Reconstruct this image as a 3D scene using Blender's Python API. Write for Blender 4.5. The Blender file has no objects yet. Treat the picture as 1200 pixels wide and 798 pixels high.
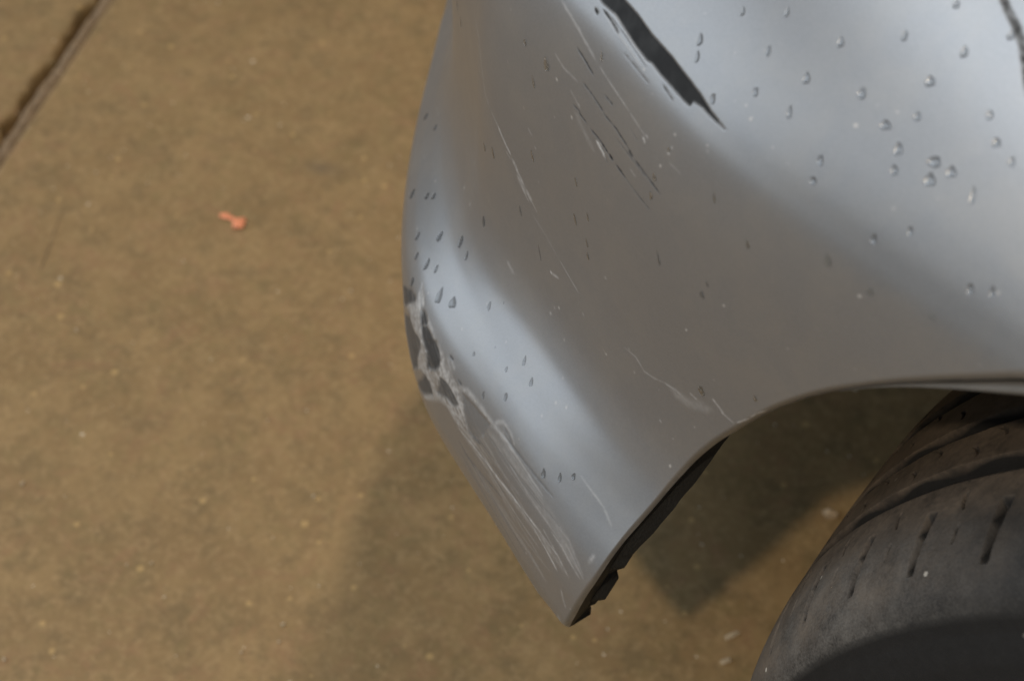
import bpy, bmesh, math, random
import numpy as np
from mathutils import Vector, Matrix

R = math.radians
scene = bpy.context.scene
COL = scene.collection
rnd = random.Random(11)
rng = np.random.default_rng(11)

# ------------------------------------------------------------------ camera
cam_d = bpy.data.cameras.new('camera'); cam = bpy.data.objects.new('camera', cam_d); COL.objects.link(cam)
PITCH, YAW, ROLL = .8404, -.7431, .0242
fw = Vector((math.sin(YAW)*math.cos(PITCH), math.cos(YAW)*math.cos(PITCH), -math.sin(PITCH)))
rt = fw.cross(Vector((0, 0, 1))).normalized(); up = rt.cross(fw)
rt, up = math.cos(ROLL)*rt+math.sin(ROLL)*up, -math.sin(ROLL)*rt+math.cos(ROLL)*up
cam.matrix_world = Matrix(((rt.x, up.x, -fw.x, -.1239), (rt.y, up.y, -fw.y, -.3485), (rt.z, up.z, -fw.z, .9689), (0, 0, 0, 1)))
cam_d.sensor_width = 36; cam_d.lens = 1855.2/1200*36
cam_d.clip_start = .02; cam_d.clip_end = 200
cam_d.dof.use_dof = True; cam_d.dof.focus_distance = .69; cam_d.dof.aperture_fstop = 9.0
scene.camera = cam

# ------------------------------------------------------------------ light of the hall and an added fill
world = bpy.data.worlds.new('World'); scene.world = world; world.use_nodes = True
bg = world.node_tree.nodes['Background']
bg.inputs['Color'].default_value = (.80, .93, 1.0, 1); bg.inputs['Strength'].default_value = .13
def lamp(name, loc, target, size, power, col, size_y=None):
    l = bpy.data.lights.new(name, 'AREA'); l.energy = power; l.color = col; l.size = size
    if size_y: l.shape = 'RECTANGLE'; l.size_y = size_y
    o = bpy.data.objects.new(name, l); COL.objects.link(o); o.location = loc
    o.rotation_euler = (Vector(target)-Vector(loc)).to_track_quat('-Z', 'Y').to_euler()
    return o
TIP = Vector((-.37, -.035, .33))
lamp('hall_lamp', TIP+Vector((.205, -.69, 1))*2.6, TIP, .09, 58, (1, .82, .60))
lamp('hall_lamp', TIP+Vector((-.34, .63, 1))*2.6, TIP, .13, 40, (1, .80, .58))
lamp('open_door_daylight', (-4.2, -2.0, 1.5), (-.4, 0, .5), 3.2, 74, (.80, .90, 1), 2.6)
lamp('roof_and_fill_light', (-1.6, -1.6, 3.9), (-.3, 0, .6), 3.2, 84, (.80, .90, 1), 1.6)
lamp('roof_and_fill_light', (-1.7, -3.7, 3.1), (-.3, 0, .6), 3.4, 32, (.80, .90, 1), 2.2)  # added fill panel behind the camera, evens the pale reflection on the upper face
scene.view_settings.view_transform = 'Standard'; scene.view_settings.look = 'None'
scene.view_settings.exposure = 0; scene.view_settings.gamma = 1
scene.view_settings.use_curve_mapping = False

# ------------------------------------------------------------------ helpers
def link(name, me, mat=None, parent=None, kind=None):
    o = bpy.data.objects.new(name, me); COL.objects.link(o)
    if mat: me.materials.append(mat)
    if parent: o.parent = parent
    if kind: o['kind'] = kind
    return o
def tag(o, label, cat, group=None):
    o['label'] = label; o['category'] = cat
    if group: o['group'] = group
    return o
def mesh_np(name, V, F, smooth=True):
    V = np.asarray(V, np.float32).reshape(-1, 3); F = np.asarray(F, np.int32)
    me = bpy.data.meshes.new(name); k = F.shape[1]
    me.vertices.add(len(V)); me.vertices.foreach_set('co', V.ravel())
    me.loops.add(F.size); me.loops.foreach_set('vertex_index', F.ravel())
    me.polygons.add(len(F)); me.polygons.foreach_set('loop_start', np.arange(0, F.size, k, dtype=np.int32))
    me.polygons.foreach_set('use_smooth', np.full(len(F), smooth))
    me.update(calc_edges=True); me.validate()
    return me
def grid_faces(nu, nv, flip=False, closed=False):
    i = np.arange(nu if closed else nu-1)[:, None]; j = np.arange(nv-1)[None, :]
    a = i*nv+j; b = ((i+1) % nu)*nv+j
    F = np.stack([a, b, b+1, a+1], -1).reshape(-1, 4)
    return F[:, ::-1].copy() if flip else F
def attr(me, name, data):
    a = me.attributes.new(name, 'FLOAT', 'POINT'); a.data.foreach_set('value', np.asarray(data, np.float32).ravel())
def bm_mesh(name, bm, smooth=True):
    me = bpy.data.meshes.new(name); bm.normal_update(); bm.to_mesh(me); bm.free()
    for p in me.polygons: p.use_smooth = smooth
    return me

class NT:
    """small wrapper for building node materials"""
    def __init__(s, name):
        s.m = bpy.data.materials.new(name); s.m.use_nodes = True; s.t = s.m.node_tree
        s.b = s.t.nodes['Principled BSDF']
    def n(s, typ, **kw):
        x = s.t.nodes.new(typ)
        for k, v in kw.items():
            if k[0] == '_': setattr(x, k[1:], v)
            else: s.put(x.inputs[int(k[1:]) if k[0] == 'i' and k[1:].isdigit() else k.replace('__', ' ')], v)
        return x
    def put(s, inp, v):
        if isinstance(v, bpy.types.NodeSocket): s.t.links.new(v, inp)
        elif isinstance(v, bpy.types.Node): s.t.links.new(v.outputs[0], inp)
        else: inp.default_value = v
    def set(s, **kw):
        for k, v in kw.items(): s.put(s.b.inputs[k.replace('__', ' ')], v)
    def coord(s, out='Object'): return s.n('ShaderNodeTexCoord').outputs[out]
    def at(s, name): return s.n('ShaderNodeAttribute', _attribute_name=name).outputs['Fac']
    def math(s, op, a, b=0., clamp=False): return s.n('ShaderNodeMath', _operation=op, _use_clamp=clamp, i0=a, i1=b).outputs[0]
    def noise(s, vec, scale, detail=4, rough=.55, dist=0.):
        return s.n('ShaderNodeTexNoise', Vector=vec, Scale=scale, Detail=detail, Roughness=rough, Distortion=dist).outputs['Fac']
    def ramp(s, fac, stops):
        x = s.n('ShaderNodeValToRGB', Fac=fac); e = x.color_ramp.elements
        while len(e) < len(stops): e.new(.5)
        for q, (p, c) in zip(e, stops): q.position = p; q.color = (c, c, c, 1) if isinstance(c, (int, float)) else (*c, 1)
        return x.outputs['Color']
    def mix(s, fac, a, b, blend='MIX'):
        x = s.n('ShaderNodeMix', _data_type='RGBA', _blend_type=blend)
        for i, v in ((0, fac), (6, a), (7, b)):
            if isinstance(v, tuple) and len(v) == 3: v = (*v, 1)
            s.put(x.inputs[i], v)
        return x.outputs[2]
    def fmix(s, fac, a, b):
        x = s.n('ShaderNodeMix', _data_type='FLOAT')
        for i, v in ((0, fac), (2, a), (3, b)): s.put(x.inputs[i], v)
        return x.outputs[0]
    def scaled(s, vec, sc): return s.n('ShaderNodeMapping', Vector=vec, Scale=sc).outputs[0]
    def bump(s, h, strength, dist): s.put(s.b.inputs['Normal'], s.n('ShaderNodeBump', Height=h, Strength=strength, Distance=dist).outputs[0])

# ---- bumper skin: a plan path (arc length s) swept with a profile (arc length w) ----
def cubic(xk, yk):
    xk = np.asarray(xk, float); yk = np.asarray(yk, float)
    h = np.diff(xk); dl = np.diff(yk)/h
    m = np.zeros_like(yk)
    for i in range(1, len(xk)-1):
        if dl[i-1]*dl[i] > 0:
            w1, w2 = 2*h[i]+h[i-1], h[i]+2*h[i-1]
            m[i] = (w1+w2)/(w1/dl[i-1]+w2/dl[i])
    m[0], m[-1] = dl[0], dl[-1]
    def f(x):
        x = np.asarray(x, float)
        i = np.clip(np.searchsorted(xk, x)-1, 0, len(h)-1)
        t = (x-xk[i])/h[i]
        lo = x < xk[0]; hi = x > xk[-1]
        y = ((2*t**3-3*t**2+1)*yk[i]+(t**3-2*t**2+t)*h[i]*m[i]+(3*t**2-2*t**3)*yk[i+1]+(t**3-t**2)*h[i]*m[i+1])
        y = np.where(lo, yk[0]+m[0]*(x-xk[0]), y)
        return np.where(hi, yk[-1]+m[-1]*(x-xk[-1]), y)
    return f

def smooth(a, n):
    k = np.hanning(2*n+3)[1:-1]; k /= k.sum()
    p = len(k)//2
    b = np.concatenate([2*a[0]-a[1:p+1][::-1], a, 2*a[-1]-a[-p-1:-1][::-1]])
    return np.convolve(b, k, 'valid')

PLAN = np.array([(.75, -.056), (.50, -.057), (.25, -.058), (.10, -.058), (-.10, -.057), (-.25, -.052), (-.369, -.039),
                 (-.444, -.013), (-.529, .015), (-.587, .064), (-.638, .126), (-.687, .193), (-.743, .269),
                 (-.785, .360), (-.830, .470), (-.860, .570), (-.880, .690)])
_seg = np.concatenate([[0], np.cumsum(np.hypot(*np.diff(PLAN, axis=0).T))])
_S = np.linspace(0, _seg[-1], 1600)
_px = smooth(cubic(_seg, PLAN[:, 0])(_S), 60)
_py = smooth(cubic(_seg, PLAN[:, 1])(_S), 60)
_tx, _ty = np.gradient(_px, _S), np.gradient(_py, _S)
_tl = np.hypot(_tx, _ty); _tx /= _tl; _ty /= _tl
S_TIP = float(np.interp(.369, -_px, _S))       # where the bumper corner comes down to its tip
PROF_Z = np.array([.3165, .333, .351, .366, .378, .388, .398, .410, .425, .445, .480, .520, .560, .590, .602, .615, .635, .655, .675, .690, .705, .716])
PROF_D = np.array([
    [.002, .000, .000, .002, .006, .012, .020, .029, .037, .042, .0438, .044, .046, .051, .056, .064, .080, .100, .125, .150, .185, .225],
    [.002, .000, .000, .0005, .003, .007, .013, .0225, .033, .0395, .0415, .042, .044, .049, .054, .062, .078, .098, .123, .148, .183, .223],
    [.002, .000, .000, .000, .002, .007, .0155, .026, .0335, .037, .038, .038, .040, .045, .050, .058, .074, .094, .119, .144, .180, .220],
    [.002, .000, -.001, -.002, .000, .006, .012, .0163, .0185, .0195, .019, .017, .018, .022, .027, .035, .051, .071, .096, .121, .157, .197]])
PROF_S = np.array([S_TIP-.02, S_TIP+.075, S_TIP+.195, S_TIP+.36])
_k = np.linspace(0, 1, 500)
_row = cubic(np.linspace(0, 1, len(PROF_Z)), np.arange(len(PROF_Z)))(_k)
_pz = smooth(cubic(np.arange(len(PROF_Z)), PROF_Z)(_row), 7)
_pd = [smooth(cubic(np.arange(len(PROF_Z)), d)(_row), 7) for d in PROF_D]
_W = np.concatenate([[0], np.cumsum(np.hypot(np.diff(_pz), np.diff(_pd[2])))])
W_TOP = float(_W[-1])
def skin(s, w):
    """point on the bumper skin at arc length s along the car and w up the profile"""
    s = np.asarray(s, float); w = np.asarray(w, float)
    bx, by = np.interp(s, _S, _px), np.interp(s, _S, _py)
    nx, ny = np.interp(s, _S, -_ty), np.interp(s, _S, _tx)      # inward normal is (ty, -tx) turned
    z = np.interp(w, _W, _pz)
    d = np.interp(w, _W, _pd[0])
    for i in range(1, len(_pd)):
        a = np.clip((s-PROF_S[i-1])/(PROF_S[i]-PROF_S[i-1]), 0, 1); a = a*a*(3-2*a)
        d = d*(1-a)+np.interp(w, _W, _pd[i])*a
    return np.stack([bx-nx*d, by-ny*d, z], -1)
LINES = [
    ('bare', 1.33, 0.90, [(0.0949, 0.2957), (0.0921, 0.2949)]),
    ('bare', 0.88, 0.90, [(0.0911, 0.2978), (0.0849, 0.2969), (0.0781, 0.2954)]),
    ('bare', 0.72, 0.90, [(0.0966, 0.2765), (0.0914, 0.2753), (0.0833, 0.2730)]),
    ('bare', 0.63, 0.80, [(0.0886, 0.2658), (0.0804, 0.2649), (0.0723, 0.2634)]),
    ('bare', 0.53, 0.70, [(0.0738, 0.2704), (0.0673, 0.2701)]),
    ('bare', 0.74, 0.90, [(0.0919, 0.2523), (0.0865, 0.2523)]),
    ('bare', 0.51, 0.60, [(0.0454, 0.2945), (0.0370, 0.2930)]),
    ('bare', 0.43, 0.40, [(0.0715, 0.2916), (0.0609, 0.2912), (0.0523, 0.2907)]),
    ('bare', 0.43, 0.40, [(0.0847, 0.2979), (0.0739, 0.2970), (0.0577, 0.2947)]),
    ('bare', 0.74, 0.80, [(0.0874, 0.2514), (0.0819, 0.2509)]),
    ('bare', 0.82, 0.70, [(0.0785, 0.2503), (0.0719, 0.2504), (0.0639, 0.2488)]),
    ('bare', 1.18, 1.00, [(0.0639, 0.2488), (0.0606, 0.2485)]),
    ('bare', 0.90, 1.00, [(0.0583, 0.2481), (0.0504, 0.2470)]),
    ('bare', 0.49, 0.70, [(0.0504, 0.2470), (0.0403, 0.2458), (0.0305, 0.2451)]),
    ('bare', 0.67, 0.80, [(0.0722, 0.2629), (0.0624, 0.2626), (0.0521, 0.2606)]),
    ('bare', 1.33, 1.00, [(0.0520, 0.2600), (0.0486, 0.2590)]),
    ('bare', 0.66, 0.80, [(0.0485, 0.2591), (0.0385, 0.2579), (0.0268, 0.2561)]),
    ('bare', 0.49, 0.50, [(0.0624, 0.2592), (0.0558, 0.2586), (0.0448, 0.2576), (0.0360, 0.2569)]),
    ('bare', 0.44, 0.40, [(0.0541, 0.2687), (0.0483, 0.2674)]),
    ('bare', 0.55, 0.45, [(0.0738, 0.2490), (0.0680, 0.2477), (0.0640, 0.2444)]),
    ('scuff', 1.10, 0.33, [(0.1141, 0.2878), (0.0993, 0.2839), (0.0836, 0.2788)]),
    ('scuff', 0.58, 0.38, [(0.0813, 0.2784), (0.0700, 0.2765), (0.0577, 0.2747)]),
    ('scuff', 0.75, 0.28, [(0.1092, 0.2655), (0.1021, 0.2633), (0.0916, 0.2637)]),
    ('scuff', 0.85, 0.28, [(0.0896, 0.2966), (0.0718, 0.2946), (0.0573, 0.2930)]),
    ('scuff', 0.71, 0.24, [(0.0855, 0.3000), (0.0700, 0.2971), (0.0564, 0.2955)]),
    ('scuff', 0.56, 0.33, [(0.0951, 0.2570), (0.0869, 0.2538)]),
    ('scuff', 1.49, 0.95, [(0.0731, 0.2484), (0.0695, 0.2472), (0.0662, 0.2457)]),
    ('scuff', 1.06, 0.76, [(0.0455, 0.2708), (0.0434, 0.2695)]),
    ('scuff', 0.70, 0.57, [(0.0443, 0.2729), (0.0424, 0.2722)]),
    ('scuff', 1.04, 0.66, [(0.0279, 0.2776), (0.0275, 0.2776)]),
    ('scuff', 1.04, 0.57, [(0.0293, 0.2740), (0.0277, 0.2751)]),
    ('scuff', 0.51, 0.38, [(0.0488, 0.2532), (0.0442, 0.2523)]),
    ('scuff', 0.71, 0.28, [(0.0565, 0.2744), (0.0439, 0.2719)]),
    ('scuff', 0.69, 0.21, [(0.0262, 0.2717), (0.0180, 0.2717)]),
    ('scuff', 2.26, 0.19, [(0.0902, 0.2494), (0.0830, 0.2461), (0.0746, 0.2425)]),
    ('scuff', 0.51, 0.33, [(0.2081, 0.2301), (0.1900, 0.2269), (0.1798, 0.2139), (0.1743, 0.2051), (0.1638, 0.2015)]),
    ('scuff', 0.67, 0.38, [(0.1638, 0.2015), (0.1534, 0.1988)]),
    ('scuff', 1.26, 0.52, [(0.1534, 0.1988), (0.1428, 0.1939), (0.1380, 0.1921)]),
    ('scuff', 1.68, 0.57, [(0.1364, 0.1906), (0.1304, 0.1872), (0.1234, 0.1830)]),
    ('scuff', 2.52, 0.47, [(0.1303, 0.1848), (0.1219, 0.1807)]),
    ('scuff', 1.67, 0.57, [(0.1220, 0.1823), (0.1167, 0.1796)]),
    ('scuff', 0.58, 0.47, [(0.1167, 0.1796), (0.1117, 0.1771)]),
    ('scuff', 0.84, 0.28, [(0.1427, 0.1907), (0.1379, 0.1896)]),
    ('scuff', 0.63, 0.38, [(0.1288, 0.1824), (0.1191, 0.1777)]),
    ('scuff', 0.81, 0.24, [(0.1230, 0.2178), (0.1191, 0.2158)]),
    ('scuff', 0.73, 0.57, [(0.1164, 0.2118), (0.1156, 0.2111)]),
    ('scuff', 0.93, 0.47, [(0.1952, 0.1223), (0.1931, 0.1230)]),
    ('scuff', 0.58, 0.33, [(0.0909, 0.1653), (0.0834, 0.1630), (0.0745, 0.1608)]),
    ('scuff', 0.84, 0.14, [(0.1162, 0.1731), (0.1034, 0.1696), (0.0921, 0.1655)]),
    ('scuff', 0.85, 0.76, [(0.0973, 0.1531), (0.0957, 0.1530)]),
    ('scuff', 1.01, 0.47, [(0.0957, 0.1530), (0.0906, 0.1550)]),
    ('scuff', 0.85, 0.47, [(0.0903, 0.1370), (0.0895, 0.1370)]),
    ('scuff', 0.83, 0.47, [(0.0695, 0.1526), (0.0684, 0.1532)]),
    ('scuff', 1.33, 0.28, [(0.1323, 0.1303), (0.1238, 0.1289)]),
    ('scuff', 0.63, 0.33, [(0.0362, 0.1628), (0.0272, 0.1645), (0.0197, 0.1620), (0.0122, 0.1640), (0.0051, 0.1672)]),
    ('scuff', 0.96, 0.43, [(0.0051, 0.1672), (-0.0040, 0.1695), (-0.0123, 0.1694)]),
    ('scuff', 3.79, 0.24, [(-0.0002, 0.1672), (-0.0123, 0.1694), (-0.0263, 0.1771)]),
    ('scuff', 0.75, 0.47, [(-0.0121, 0.1754), (-0.0171, 0.1753)]),
    ('scuff', 0.89, 0.76, [(-0.0262, 0.1836), (-0.0299, 0.1825), (-0.0336, 0.1808)]),
    ('scuff', 0.59, 0.52, [(-0.0336, 0.1808), (-0.0399, 0.1809)]),
    ('scuff', 0.72, 0.57, [(-0.0417, 0.1827), (-0.0467, 0.1894), (-0.0496, 0.1949), (-0.0547, 0.2016)]),
    ('scuff', 0.79, 0.47, [(0.0036, 0.1451), (0.0019, 0.1446)]),
    ('scuff', 0.78, 0.66, [(0.0080, 0.1602), (0.0077, 0.1602)]),
    ('scuff', 0.79, 0.66, [(-0.0073, 0.1425), (-0.0078, 0.1424)]),
    ('bare', 2.75, 0.40, [(-0.0171, 0.1828), (-0.0204, 0.1808)]),
    ('scuff', 1.35, 0.71, [(0.1121, 0.0375), (0.0971, 0.0409), (0.0853, 0.0432), (0.0678, 0.0459), (0.0565, 0.0482), (0.0430, 0.0499), (0.0302, 0.0510)]),
    ('scuff', 0.86, 0.47, [(0.0302, 0.0510), (0.0154, 0.0510), (0.0046, 0.0467)]),
    ('scuff', 0.88, 0.52, [(0.0831, 0.0679), (0.0701, 0.0696)]),
    ('scuff', 0.85, 0.28, [(0.0535, 0.0654), (0.0323, 0.0641), (0.0127, 0.0630), (-0.0026, 0.0561)]),
    ('scuff', 0.62, 0.33, [(0.0279, 0.0915), (0.0084, 0.0887), (-0.0013, 0.0846)]),
    ('scuff', 0.86, 0.28, [(0.0647, 0.0615), (0.0398, 0.0603), (0.0170, 0.0589), (-0.0032, 0.0549)]),
    ('scuff', 0.53, 0.38, [(0.0790, 0.0371), (0.0525, 0.0398), (0.0276, 0.0412)]),
    ('scuff', 1.04, 0.57, [(0.0345, 0.0481), (0.0236, 0.0459), (0.0128, 0.0425)]),
    ('scuff', 0.76, 0.47, [(0.0235, 0.0579), (0.0149, 0.0573), (0.0055, 0.0546), (-0.0020, 0.0528)]),
    ('scuff', 0.67, 0.38, [(0.0134, 0.0606), (0.0050, 0.0578), (-0.0035, 0.0543)]),
    ('scuff', 0.60, 0.38, [(0.0290, 0.0543), (0.0182, 0.0520)]),
    ('scuff', 1.30, 0.38, [(0.0083, 0.0335), (0.0034, 0.0243)]),
    ('scuff', 1.78, 0.38, [(0.0093, 0.0098), (0.0087, -0.0024)]),
    ('scuff', 1.67, 0.33, [(-0.0025, 0.0631), (-0.0027, 0.0684)]),
    ('scuff', 0.84, 0.57, [(-0.0096, 0.0548), (-0.0111, 0.0549)]),
    ('scuff', 1.28, 0.66, [(-0.0083, 0.0337), (-0.0094, 0.0341)]),
    ('scuff', 0.73, 0.18, [(0.0847, 0.0509), (0.0654, 0.0535), (0.0480, 0.0546)]),
    ('bare', 1.25, 0.29, [(0.0752, 0.0707), (0.0538, 0.0716), (0.0325, 0.0722)]),
    ('scuff', 0.94, 0.39, [(0.0876, 0.0461), (0.0719, 0.0450), (0.0541, 0.0469)]),
    ('scuff', 0.74, 0.22, [(0.0856, 0.0676), (0.0583, 0.0672), (0.0322, 0.0658)]),
    ('bare', 0.74, 0.27, [(0.0884, 0.0601), (0.0593, 0.0619), (0.0310, 0.0630)]),
    ('scuff', 1.06, 0.27, [(0.0956, 0.0496), (0.0866, 0.0484), (0.0759, 0.0493)]),
    ('bare', 1.18, 0.31, [(0.1066, 0.0244), (0.0860, 0.0293), (0.0648, 0.0360)]),
    ('bare', 0.71, 0.29, [(0.0803, 0.0490), (0.0540, 0.0497), (0.0296, 0.0489)]),
    ('bare', 1.31, 0.22, [(0.1080, 0.0204), (0.0776, 0.0146), (0.0457, 0.0123)]),
    ('scuff', 0.72, 0.17, [(0.0759, 0.0587), (0.0536, 0.0594), (0.0321, 0.0595)]),
    ('scuff', 1.04, 0.21, [(0.0801, 0.0400), (0.0654, 0.0363), (0.0500, 0.0337)]),
    ('scuff', 0.85, 0.31, [(0.1106, -0.0024), (0.0976, -0.0024), (0.0836, -0.0024)]),
    ('scuff', 0.68, 0.41, [(0.0768, 0.0615), (0.0658, 0.0617), (0.0552, 0.0615)]),
    ('bare', 0.92, 0.34, [(0.0985, 0.0291), (0.0702, 0.0241), (0.0406, 0.0223)]),
    ('scuff', 0.61, 0.22, [(0.0930, 0.0342), (0.0817, 0.0359), (0.0714, 0.0368)]),
    ('scuff', 0.99, 0.37, [(0.1046, -0.0024), (0.0846, -0.0024), (0.0665, -0.0024)]),
    ('bare', 1.02, 0.38, [(0.1115, 0.0277), (0.0828, 0.0235), (0.0536, 0.0217)]),
    ('scuff', 1.05, 0.18, [(0.0997, 0.0523), (0.0884, 0.0527), (0.0786, 0.0517)]),
    ('scuff', 0.92, 0.23, [(0.1012, 0.0234), (0.0777, 0.0230), (0.0560, 0.0215)]),
    ('scuff', 0.76, 0.24, [(0.0798, 0.0378), (0.0518, 0.0372), (0.0250, 0.0360)]),
    ('scuff', 0.52, 0.22, [(0.1066, -0.0024), (0.0926, -0.0024), (0.0785, -0.0024)]),
    ('bare', 0.73, 0.38, [(0.0931, 0.0440), (0.0774, 0.0426), (0.0618, 0.0417)]),
    ('scuff', 0.48, 0.19, [(0.1267, -0.0017), (0.0946, -0.0024), (0.0615, -0.0024)]),
    ('scuff', 1.12, 0.20, [(0.0964, 0.0184), (0.0545, 0.0296), (0.0181, 0.0360)]),
    ('scuff', 1.00, 0.38, [(0.1026, 0.0385), (0.0748, 0.0401), (0.0498, 0.0400)]),
    ('scuff', 0.70, 0.19, [(0.0965, 0.0433), (0.0606, 0.0471), (0.0273, 0.0494)]),
    ('scuff', 1.17, 0.21, [(0.1146, -0.0024), (0.0916, -0.0024), (0.0695, -0.0024)]),
    ('bare', 0.79, 0.31, [(0.0994, 0.0538), (0.0897, 0.0518), (0.0778, 0.0523)]),
    ('scuff', 0.95, 0.35, [(0.0830, 0.0683), (0.0593, 0.0692), (0.0380, 0.0677)]),
    ('scuff', 0.78, 0.19, [(0.1080, 0.0298), (0.0818, 0.0274), (0.0527, 0.0301)]),
    ('bare', 0.75, 0.27, [(0.0733, 0.0613), (0.0461, 0.0638), (0.0208, 0.0642)]),
    ('scuff', 1.07, 0.20, [(0.0933, 0.0556), (0.0657, 0.0532), (0.0395, 0.0500)]),
    ('scuff', 1.23, 0.42, [(0.1096, -0.0024), (0.0886, -0.0024), (0.0675, -0.0024)]),
    ('scuff', 0.60, 0.22, [(0.1251, -0.0024), (0.1009, -0.0000), (0.0808, 0.0002)]),
    ('scuff', 3.11, 0.33, [(0.1060, 0.0376), (0.0852, 0.0412), (0.0562, 0.0464), (0.0297, 0.0494), (0.0095, 0.0474)]),
    ('scuff', 5.17, 0.21, [(0.0750, 0.0645), (0.0473, 0.0640), (0.0213, 0.0620), (0.0016, 0.0557)]),
    ('scuff', 2.71, 0.28, [(0.0940, 0.0263), (0.0667, 0.0244), (0.0373, 0.0266), (0.0208, 0.0242)]),
    ('scuff', 3.51, 0.24, [(0.0850, 0.0620), (0.0637, 0.0645), (0.0375, 0.0645)]),
    ('scuff', 3.23, 0.50, [(0.1581, 0.0516), (0.1611, 0.0364), (0.1498, 0.0395), (0.1402, 0.0397), (0.1367, 0.0344)]),
    ('scuff', 2.50, 0.50, [(0.1431, 0.0668), (0.1368, 0.0657), (0.1304, 0.0609), (0.1238, 0.0603), (0.1180, 0.0609)]),
    ('scuff', 2.53, 0.50, [(0.1568, 0.0125), (0.1331, 0.0371), (0.1248, 0.0416), (0.1153, 0.0408), (0.1032, 0.0430), (0.0914, 0.0451), (0.0855, 0.0452)]),
    ('scuff', 2.41, 0.47, [(0.1180, 0.0609), (0.1093, 0.0662), (0.1000, 0.0675), (0.0872, 0.0676), (0.0806, 0.0684), (0.0725, 0.0691), (0.0641, 0.0690)]),
    ('scuff', 2.48, 0.38, [(0.1156, 0.0621), (0.1104, 0.0574), (0.1051, 0.0495), (0.1002, 0.0440)]),
    ('scuff', 1.78, 0.44, [(0.0841, 0.0693), (0.0798, 0.0748), (0.0727, 0.0748), (0.0674, 0.0725)]),
    ('scuff', 1.86, 0.38, [(0.1280, 0.0689), (0.1235, 0.0673)]),
    ('scuff', 1.92, 0.31, [(0.1368, 0.0518), (0.1383, 0.0427), (0.1386, 0.0323)]),
    ('scuff', 3.11, 0.31, [(0.1317, 0.0675), (0.1231, 0.0619)]),
    ('scuff', 3.21, 0.44, [(0.1818, 0.0743), (0.1723, 0.0687), (0.1702, 0.0635), (0.1609, 0.0562), (0.1517, 0.0516)]),
    ('scuff', 2.60, 0.38, [(0.1885, 0.0485), (0.1758, 0.0632), (0.1699, 0.0689)]),
    ('scuff', 2.59, 0.38, [(0.1766, 0.0573), (0.1671, 0.0563)]),
    ('scuff', 2.52, 0.44, [(0.1616, 0.0686), (0.1491, 0.0672), (0.1378, 0.0648), (0.1308, 0.0616)]),
    ('bare', 1.68, 0.50, [(0.0975, 0.0471), (0.0890, 0.0499)]),
    ('bare', 1.62, 0.35, [(0.0775, 0.0737), (0.0694, 0.0724), (0.0671, 0.0703)]),
    ('bare', 1.13, 0.60, [(0.1313, 0.0699), (0.1276, 0.0703)]),
    ('bare', 1.12, 0.50, [(0.1190, 0.0653), (0.1146, 0.0655)]),
    ('bare', 2.19, 0.90, [(-0.0571, 0.3890), (-0.0663, 0.3836), (-0.0735, 0.3800), (-0.0794, 0.3762), (-0.0870, 0.3688), (-0.0929, 0.3624)]),
]
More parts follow.
